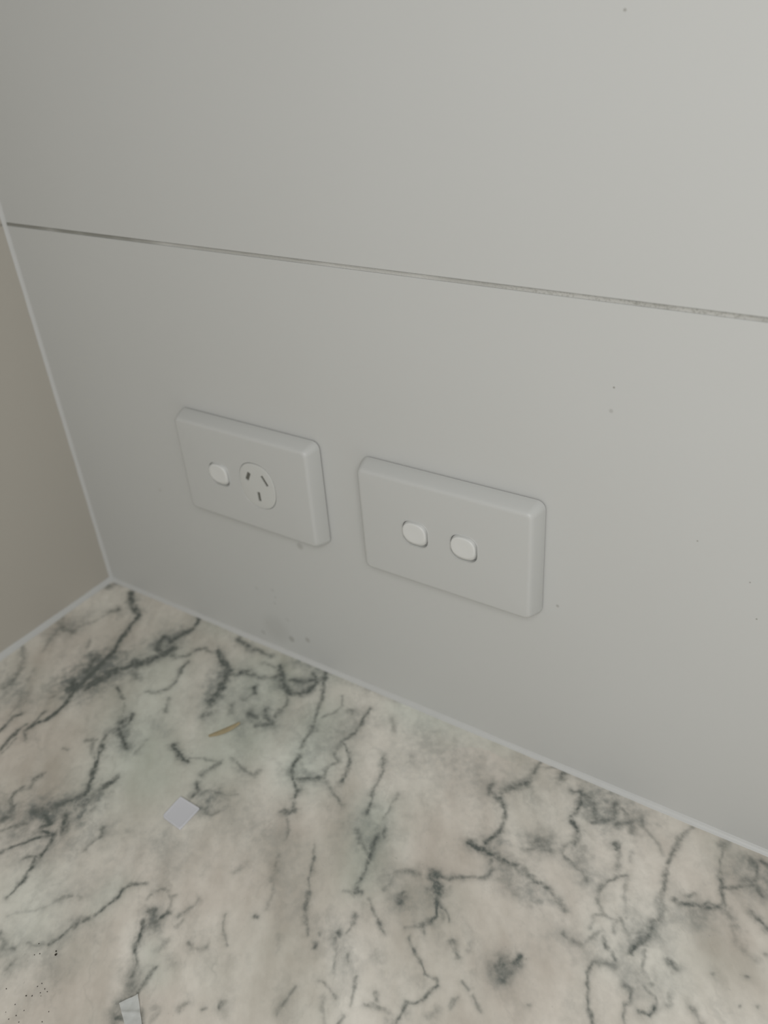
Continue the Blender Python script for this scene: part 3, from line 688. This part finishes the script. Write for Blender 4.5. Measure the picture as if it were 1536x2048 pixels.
xs = np.concatenate([np.arange(0, 590, 0.55), np.arange(590, 1001, 6.0)])
ys = np.concatenate([np.arange(0, -300, -0.55), np.arange(-300, -606, -6.0)])
X, Y = np.meshgrid(xs, ys, indexing='ij')
ca, sa = math.cos(math.radians(-52)), math.sin(math.radians(-52))
U, W_ = X*ca+Y*sa, -X*sa+Y*ca                      # U along the slab's grain
wx = 1.3*fbm(11, X, Y, 1/7., 3)+0.7*fbm(31, X, Y, 1/2.5, 2)
wy = 1.3*fbm(51, X, Y, 1/7., 3)+0.7*fbm(71, X, Y, 1/2.5, 2)
XW, YW = X+wx, Y+wy
keep = np.ones_like(X)
def strokes(items, acc, mode):
    nx_f = int(590/0.55)
    for w0, d, P in items:
        hw = w0*0.57
        for a, b in zip(P, P[1:]):
            pad = hw*3.6+5
            x0, x1 = min(a[0], b[0])-pad, max(a[0], b[0])+pad
            y0, y1 = min(a[1], b[1])-pad, max(a[1], b[1])+pad
            i0, i1 = np.searchsorted(xs, x0), np.searchsorted(xs, x1)
            j0, j1 = np.searchsorted(-ys, -y1), np.searchsorted(-ys, -y0)
            if i1 <= i0 or j1 <= j0: continue
            sl = (slice(i0, i1), slice(j0, j1))
            px, py = XW[sl]-a[0], YW[sl]-a[1]
            dx, dy = b[0]-a[0], b[1]-a[1]; L = dx*dx+dy*dy+1e-9
            t = np.clip((px*dx+py*dy)/L, 0, 1)
            r = np.hypot(px-t*dx, py-t*dy)
            if mode == 'vein':
                val = d*(0.85*np.exp(-(r/(hw*HW[sl]*(1.0 if hw < 3.2 else 1.15)+0.35))**2.0)+0.28*np.exp(-(r/(hw*2.1+1.6))**2))
            else:
                val = d*np.exp(-(r/hw)**2)
            idx = acc[sl]
            if mode == 'vein': acc[sl] = np.maximum(idx, val)
            else: acc[sl] = np.where(abs(val) > abs(idx), val, idx)
HW = 1.0+0.9*fbm(91, X, Y, 1/4., 3)
HW = np.clip(HW*1.12, 0.7, 1.7)
vein = np.zeros_like(X)
items = parse(VEINS_AND_REFLECTION)
wide = [q for q in items if q[0] >= 6.5]; thin = [q for q in items if q[0] < 6.5]
strokes(thin, vein, 'vein')  # also carries the painted reflection strip by the back wall
broad = np.zeros_like(X); strokes(wide, broad, 'vein')
patchy = np.clip(0.85+0.8*fbm(121, X, Y, 1/3.5, 4, 0.6), 0.45, 1.25)
broad = np.clip(broad*1.7*patchy, 0, 0.85)
# faint grain that runs with the veins everywhere
fl = fbm(141, U, W_, 1/9., 5, 0.6, 0.35, 1.0)
fl2 = fbm(171, U+4*wx, W_+4*wy, 1/16., 4, 0.55, 0.4, 1.0)
faint = 0.11*np.exp(-(np.abs(fl2)/0.09)**1.5)*np.clip(fl*2+0.5, 0, 1)+0.34*np.clip(fbm(301, U+3*wx, W_+3*wy, 1/14., 5, 0.6, 0.55, 1.0)-0.12, 0, 1)
speck = np.clip(fbm(201, X, Y, 1/1.4, 2)-0.52, 0, 1)*1.6*np.clip(0.5+fbm(211, X, Y, 1/25., 2), 0, 1)
brk = np.clip(1.0+0.7*fbm(161, X, Y, 1/3.0, 3, 0.6), 0.55, 1.25)
v = 1-(1-np.clip(vein*brk*1.3, 0, 0.97))*(1-faint)*(1-np.clip(speck, 0, .3))
# the visible strokes end at the edge of the photographed area; beyond it the same grain goes on
out = np.clip((X-575)/30, 0, 1)+np.clip((-Y-292)/30, 0, 1)
ridge = fbm(231, U+5*wx, W_+5*wy, 1/45., 5, 0.55, 0.5, 1.0)
v = np.clip(v+np.clip(out, 0, 1)*0.6*np.exp(-(np.abs(ridge)/0.03)**1.3), 0, 1)
tint = np.zeros_like(X); strokes(parse(TINT), tint, 'tint')
tint = np.clip(0.12+0.75*tint+0.3*fbm(251, X, Y, 1/40., 3), 0, 1)
cloud = np.clip(0.62+0.75*fbm(261, U, W_, 1/38., 4, 0.55, 0.5, 1.0)+0.25*fl, 0, 1)

nx, ny = len(xs), len(ys)
TH = 20*MM
co = np.zeros((nx*ny+4, 3), dtype=np.float32)
co[:nx*ny, 0] = (X*MM).ravel(); co[:nx*ny, 1] = (Y*MM).ravel()
ii, jj = np.meshgrid(np.arange(nx-1), np.arange(ny-1), indexing='ij')
a_ = (ii*ny+jj).ravel()
faces = np.stack([a_, a_+1, a_+ny+1, a_+ny], -1)
faces = faces[:, ::1]
# underside and skirts
nb_ = nx*ny
xe, ye = xs[-1]*MM, ys[-1]*MM
co[nb_:] = [(0, 0, -TH), (xe, 0, -TH), (xe, ye, -TH), (0, ye, -TH)]
me = bpy.data.meshes.new('benchtop')
loops = [faces.ravel()]; tot = [np.full(len(faces), 4)]
north = [i*ny for i in range(nx)]; south = [i*ny+ny-1 for i in range(nx)]
west = list(range(ny)); east = [(nx-1)*ny+j for j in range(ny)]
for ring in (north+[nb_+1, nb_], south[::-1]+[nb_+3, nb_+2], west[::-1]+[nb_, nb_+3], east+[nb_+2, nb_+1], [nb_, nb_+1, nb_+2, nb_+3]):
    loops.append(np.array(ring)); tot.append(np.array([len(ring)]))
lv = np.concatenate(loops).astype(np.int32); lt = np.concatenate(tot).astype(np.int32)
me.vertices.add(len(co)); me.vertices.foreach_set('co', co.ravel())
me.loops.add(len(lv)); me.loops.foreach_set('vertex_index', lv)
me.polygons.add(len(lt))
me.polygons.foreach_set('loop_start', np.concatenate([[0], np.cumsum(lt)[:-1]]).astype(np.int32))
me.update(calc_edges=True); me.validate()
for nm, arr in (('patch', np.clip(broad*1.1, 0, 0.85)), ('vein', v), ('tint', tint), ('cloud', cloud)):
    at = me.attributes.new(nm, 'FLOAT', 'POINT')
    full = np.zeros(len(me.vertices), dtype=np.float32); full[:nx*ny] = arr.ravel()
    at.data.foreach_set('value', full)
me.materials.append(M_MARBLE)
bench = bpy.data.objects.new('benchtop', me); C.objects.link(bench)
tag(bench, 'veined grey and cream marble benchtop meeting both walls in the corner', 'benchtop')

# ------------------------------------------------------------------ switch plates
def rrect(w, h, r, n=8, sq=None):
    """outline of a rounded rectangle in the x,z plane, counter clockwise"""
    pts = []
    for cx, cz, a0 in ((w/2-r, h/2-r, 0), (-w/2+r, h/2-r, 90), (-w/2+r, -h/2+r, 180), (w/2-r, -h/2+r, 270)):
        for k in range(n+1):
            a = math.radians(a0+90*k/n); pts.append((cx+r*math.cos(a), cz+r*math.sin(a)))
    return pts
def superellipse(w, h, e, n=44):
    pts = []
    for k in range(n):
        a = 2*math.pi*k/n; c, s = math.cos(a), math.sin(a)
        pts.append((w/2*math.copysign(abs(c)**(2/e), c), h/2*math.copysign(abs(s)**(2/e), s)))
    return pts
def ringv(bm, pts, y, cx=0, cz=0):
    return [bm.verts.new(((cx+a)*MM, y*MM, (cz+b)*MM)) for a, b in pts]
def bridge(bm, A, B):
    n = len(A)
    for i in range(n): bm.faces.new((A[i], A[(i+1) % n], B[(i+1) % n], B[i]))
def loop_edges(bm, A):
    n = len(A); return [bm.edges.get((A[i], A[(i+1) % n])) or bm.edges.new((A[i], A[(i+1) % n])) for i in range(n)]

W_PL, H_PL, T_PL = 116.0, 75.5, 11.8
def cover_plate(holes):
    bm = bmesh.new(); prev = None
    for ins, y in ((0.25, -0.7), (0, -1.0), (0.1, -2.2), (0.9, -5.2), (1.8, -8.2), (2.5, -10.0), (3.0, -10.9), (3.7, -11.5), (4.5, -11.75), (5.4, -11.8)):
        r = max(5.2-ins*0.55, 2.2)
        cur = ringv(bm, rrect(W_PL-2*ins, H_PL-2*ins, r, 6), y)
        if prev: bridge(bm, prev, cur)
        prev = cur
    edges = loop_edges(bm, prev)
    for kind, cx, cz, pts, depth in holes:
        a = ringv(bm, pts, -T_PL, cx, cz); edges += loop_edges(bm, a)
        b2 = ringv(bm, [(x*0.985, z*0.985) for x, z in pts], -T_PL+0.35, cx, cz); bridge(bm, a, b2)
        c2 = ringv(bm, [(x*0.975, z*0.975) for x, z in pts], -T_PL+depth, cx, cz); bridge(bm, b2, c2)
        bm.faces.new(c2)
    bmesh.ops.triangle_fill(bm, use_beauty=True, use_dissolve=False, edges=edges)
    return bm

def rocker(parent, cx, cz):
    """rocker dolly: a skirt filling the opening and a raised oval face set towards its top"""
    bm = bmesh.new(); prev = None
    #        width height  dx    dz   proud exponent
    for w, h, dx, dz, pr, e in ((15.9, 15.5, -0.2, 0.35, -3.4, 2.9), (15.9, 15.5, -0.2, 0.35, -0.3, 2.9), (15.7, 15.3, -0.2, 0.35, 0.0, 2.8),
                                (15.7, 14.9, 0, 0.5, 0.55, 2.6), (15.5, 13.9, 0, 1.05, 1.25, 2.35), (15.2, 13.4, 0, 1.3, 1.6, 2.3),
                                (14.6, 12.8, 0, 1.4, 1.8, 2.25), (13.4, 11.6, 0, 1.4, 1.86, 2.2), (9.0, 7.6, 0, 1.4, 1.78, 2.1), (3.0, 2.6, 0, 1.4, 1.72, 2.0)):
        vs = [bm.verts.new(((cx+dx+x)*MM, (-T_PL-pr)*MM, (cz+dz+z)*MM)) for x, z in superellipse(w, h, e)]
        if prev: bridge(bm, prev, vs)
        prev = vs
    bm.faces.new(prev)
    return obj('rocker_switch', bm, M_ROCKER, parent, 50)

def gap_base(parent):
    bm = bmesh.new()
    a = ringv(bm, rrect(W_PL-2.6, H_PL-2.6, 4, 6), -0.02); b2 = ringv(bm, rrect(W_PL-2.6, H_PL-2.6, 4, 6), -0.75)
    bridge(bm, a, b2); bm.faces.new(b2); bm.faces.new(a[::-1])
    return obj('base_gap_shade', bm, M_SHADE, parent)  # base coloured dark to paint the shaded gap between plate and wall

def surround(parent, cx, cz):
    """thin raised lip round the rocker opening"""
    bm = bmesh.new(); prev = None
    for s, y in ((18.0, 0.03), (17.9, -0.16), (17.5, -0.26), (17.0, -0.22), (16.75, 0.3)):
        cur = ringv(bm, rrect(s, s*0.985, s*0.33, 8), -T_PL+y, cx, cz)
        if prev: bridge(bm, prev, cur)
        prev = cur
    return obj('rocker_surround', bm, M_PLATE, parent, 60)

RP = rrect(17.3, 17.0, 5.6, 8)
# double light switch
sw = bpy.data.objects.new('light_switch', None); C.objects.link(sw)
sw.location = (342.7*MM, 0, 155.1*MM); sw.rotation_euler = (0, -0.003, 0)
tag(sw, 'white double light switch with two rockers, right of the power outlet', 'light switch')
R1, R2 = (-17.0, 0.9), (14.7, 1.1)
obj('cover_plate', cover_plate([('r', *R1, RP, 3.8), ('r', *R2, RP, 3.8)]), M_PLATE, sw, 32)
gap_base(sw)
for r_ in (R1, R2):
    surround(sw, *r_); rocker(sw, *r_)
# single power outlet
po = bpy.data.objects.new('power_outlet', None); C.objects.link(po)
po.location = (195.2*MM, 0, 156.3*MM); po.rotation_euler = (0, 0.004, 0)
tag(po, 'white single power outlet with one rocker, nearer the wall corner', 'power outlet')
R3 = (-21.2, 0.3); SC = (11.6, 0.0)
SP = superellipse(30.5, 34.0, 2.35, 60)
obj('cover_plate', cover_plate([('r', *R3, RP, 3.8), ('s', *SC, SP, 1.2)]), M_PLATE, po, 32)
gap_base(po); surround(po, *R3); rocker(po, *R3)
# socket face with its three pin slots
bm = bmesh.new(); prev = None
for s, y in ((0.962, 1.1), (0.962, 0.05), (0.95, -0.12), (0.93, -0.18)):
    cur = ringv(bm, [(x*s, z*s) for x, z in SP], -T_PL+y, *SC)
    if prev: bridge(bm, prev, cur)
    prev = cur
edges = loop_edges(bm, prev)
slots = []
for x0, z0, x1, z1, wd in ((-5.3, 8.9, -8.4, 2.6, 2.8), (4.9, 9.0, 8.9, 2.4, 2.4), (0.1, -4.2, 0.3, -11.2, 2.5)):
    d = Vector((x1-x0, z1-z0)); L = d.length; d.normalize(); nrm = Vector((-d.y, d.x))
    c = Vector(((x0+x1)/2, (z0+z1)/2))
    q = [c+d*a+nrm*b2 for a, b2 in ((-L/2, -wd/2), (L/2, -wd/2), (L/2, wd/2), (-L/2, wd/2))]
    q = [(p_.x, p_.y) for p_ in q]; slots.append((q, c, d, L, wd))
    a = ringv(bm, q, -T_PL-0.18, *SC); edges += loop_edges(bm, a)
    b3 = ringv(bm, q, -T_PL+0.9, *SC); bridge(bm, a, b3)
bmesh.ops.triangle_fill(bm, use_beauty=True, use_dissolve=False, edges=edges)
sf = obj('socket_face', bm, M_SOCKET, po, 35)
for q, c, d, L, wd in slots:
    bm = bmesh.new()
    a = ringv(bm, q, -T_PL+0.9, *SC); b3 = ringv(bm, [(x, z) for x, z in q], -T_PL+0.55, *SC)
    bridge(bm, a, b3); bm.faces.new(b3); bm.faces.new(a[::-1])
    obj('pin_slot', bm, M_SHADE, sf)

# ------------------------------------------------------------------ small things on the benchtop
# white square
def square_chip():
    P = [(222.2, -156.7), (221.4, -139.8), (238.5, -140.3), (238.8, -158.0)]
    cx = sum(p[0] for p in P)/4; cy = sum(p[1] for p in P)/4
    bm = bmesh.new(); prev = None
    def corner_loop(ins, rad):
        pts = []
        n = 4
        for i in range(n):
            p = Vector(P[i]); a = Vector(P[i-1]); b2 = Vector(P[(i+1) % n])
            ua = (a-p).normalized(); ub = (b2-p).normalized()
            p = p+(ua+ub)*ins
            rr = rad*(2.2 if i == 0 else 1)
            for k in range(5):
                t = k/4
                q = (p+ua*rr)*(1-t)**2+p*2*t*(1-t)+(p+ub*rr)*t*t
                pts.append((q.x-cx, q.y-cy))
        return pts
    for ins, z in ((0.25, 0.0), (0.0, 0.3), (0.0, 1.1), (0.2, 1.5), (0.7, 1.62), (1.1, 1.5), (1.6, 1.42)):
        cur = [bm.verts.new((x*MM, y*MM, z*MM)) for x, y in corner_loop(ins, 0.9)]
        if prev: bridge(bm, prev, cur)
        else: bm.faces.new(cur)
        prev = cur
    bm.faces.new(prev)
    o = obj('plastic_square', bm, M_CHIP, None, 35, (cx*MM, cy*MM, 0.05*MM))
    return tag(o, 'small flat white plastic square lying on the marble below the power outlet', 'plastic chip')
square_chip()

# clear film scrap, creased, at the front
bm = bmesh.new(); P = {}
nu, nv = 16, 26
A, B = Vector((285.6, -248.8)), Vector((291.0, -240.8))
Dd = Vector((20.0, -12.5)); Bs = Vector((21.0, -15.5)); As = Vector((18.0, -10.0))
for i in range(nu+1):
    for j in range(nv+1):
        s, t = i/nu, j/nv
        p = A.lerp(B, s)+As.lerp(Bs, s)*t*1.0
        p = p+(Vector((1.2, 2.0))*(1-s)*0*t)
        z = 0.25+0.9*math.exp(-((t-0.02)/0.06)**2)*(0.5+s*0.5)+0.75*math.exp(-((t-0.26-0.12*s)/0.05)**2)+0.5*s**6+0.3*math.sin(9*t+4*s)**2*(0.3+0.7*(1-t))
        P[i, j] = (bm.verts.new((p.x*MM, p.y*MM, (z+0.12)*MM)), bm.verts.new((p.x*MM, p.y*MM, z*MM)))
for i in range(nu):
    for j in range(nv):
        for k in (0, 1): bm.faces.new([P[a][k] for a in ((i, j), (i+1, j), (i+1, j+1), (i, j+1))])
rim = [(i, 0) for i in range(nu)]+[(nu, j) for j in range(nv)]+[(i, nv) for i in range(nu, 0, -1)]+[(0, j) for j in range(nv, 0, -1)]
for a, b2 in zip(rim, rim[1:]+rim[:1]): bm.faces.new((P[a][0], P[b2][0], P[b2][1], P[a][1]))
film = obj('film_scrap', bm, M_FILM, None, 60)
tag(film, 'creased scrap of milky clear film on the marble at the front edge of view', 'plastic scrap')

# tan sliver
bm = bmesh.new(); prev = None
p0, p1 = Vector((201.6, -93.0)), Vector((212.8, -73.6))
dv = (p1-p0).normalized(); nv_ = Vector((-dv.y, dv.x)); L = (p1-p0).length
for k in range(13):
    t = k/12; c = p0+dv*L*t-nv_*(1.6*math.sin(math.pi*t)*0.8)
    wd = 2.3*(math.sin(math.pi*min(1, t*0.85+0.08))**0.6); h = 0.4+1.1*t
    ring = []
    for a in range(8):
        an = 2*math.pi*a/8
        q = c+nv_*(wd*math.cos(an))
        ring.append(bm.verts.new((q.x*MM, q.y*MM, max(0.03, h*0.5+h*0.5*math.sin(an)+0.05)*MM)))
    if prev: bridge(bm, prev, ring)
    else: bm.faces.new(ring)
    prev = ring
bm.faces.new(prev)
tag(obj('tan_sliver', bm, M_SLIVER, None, 40), 'thin tan sliver lying on the dark veins of the marble below the power outlet', 'sliver')

# crumbs
def crumb_bm(r, seed, flat=0.6):
    rnd = random.Random(seed); bm = bmesh.new()
    bmesh.ops.create_icosphere(bm, subdivisions=2, radius=r*MM)
    for vtx in bm.verts:
        k = 1+0.35*(rnd.random()-.5)
        vtx.co = Vector((vtx.co.x*k*1.15, vtx.co.y*k*0.9, vtx.co.z*k*flat))
    return bm
def place_crumb(x, y, r, seed, label, group=None, name='crumb'):
    o = obj(name, crumb_bm(r, seed), M_CRUMB, None, None, (x*MM, y*MM, r*0.55*MM))
    o.rotation_euler = (0, 0, seed*1.3)
    tag(o, label, 'crumb', group); return o
place_crumb(236.1, -248.9, 0.62, 1, 'largest black crumb on the marble near the lower left corner of view')
place_crumb(234.7, -247.6, 0.42, 2, 'smaller dark crumb just behind the largest black crumb')
small = [(242.4, -262.9, .30), (241.7, -265.1, .28), (246.1, -263.9, .28), (248.4, -264.2, .26), (245.7, -266.4, .24), (247.3, -267.3, .2),
         (240.6, -271.3, .36), (243.3, -269.7, .30), (228.4, -274.4, .28), (239.3, -277.1, .24), (245.9, -276.6, .24), (244.5, -280.3, .32),
         (242.7, -283.4, .26), (257.4, -270.3, .24), (258.6, -275.3, .26), (248.4, -281.6, .26), (238.4, -282.0, .2), (228.1, -253.1, .32),
         (222.9, -249.7, .3), (226.0, -255.0, .26)]
src = None
for k, (x, y, r) in enumerate(small):
    if src is None:
        src = obj('grit_speck', crumb_bm(1.0, 9), M_CRUMB); o = src
    else:
        o = src.copy(); C.objects.link(o)
    o.location = (x*MM, y*MM, r*0.6*MM); o.scale = (r, r*(0.8+0.05*(k % 5)), r); o.rotation_euler = (0, 0, k*1.1)
    tag(o, 'tiny dark speck among the grit scattered by the largest black crumb', 'speck', 'grit specks on the marble')
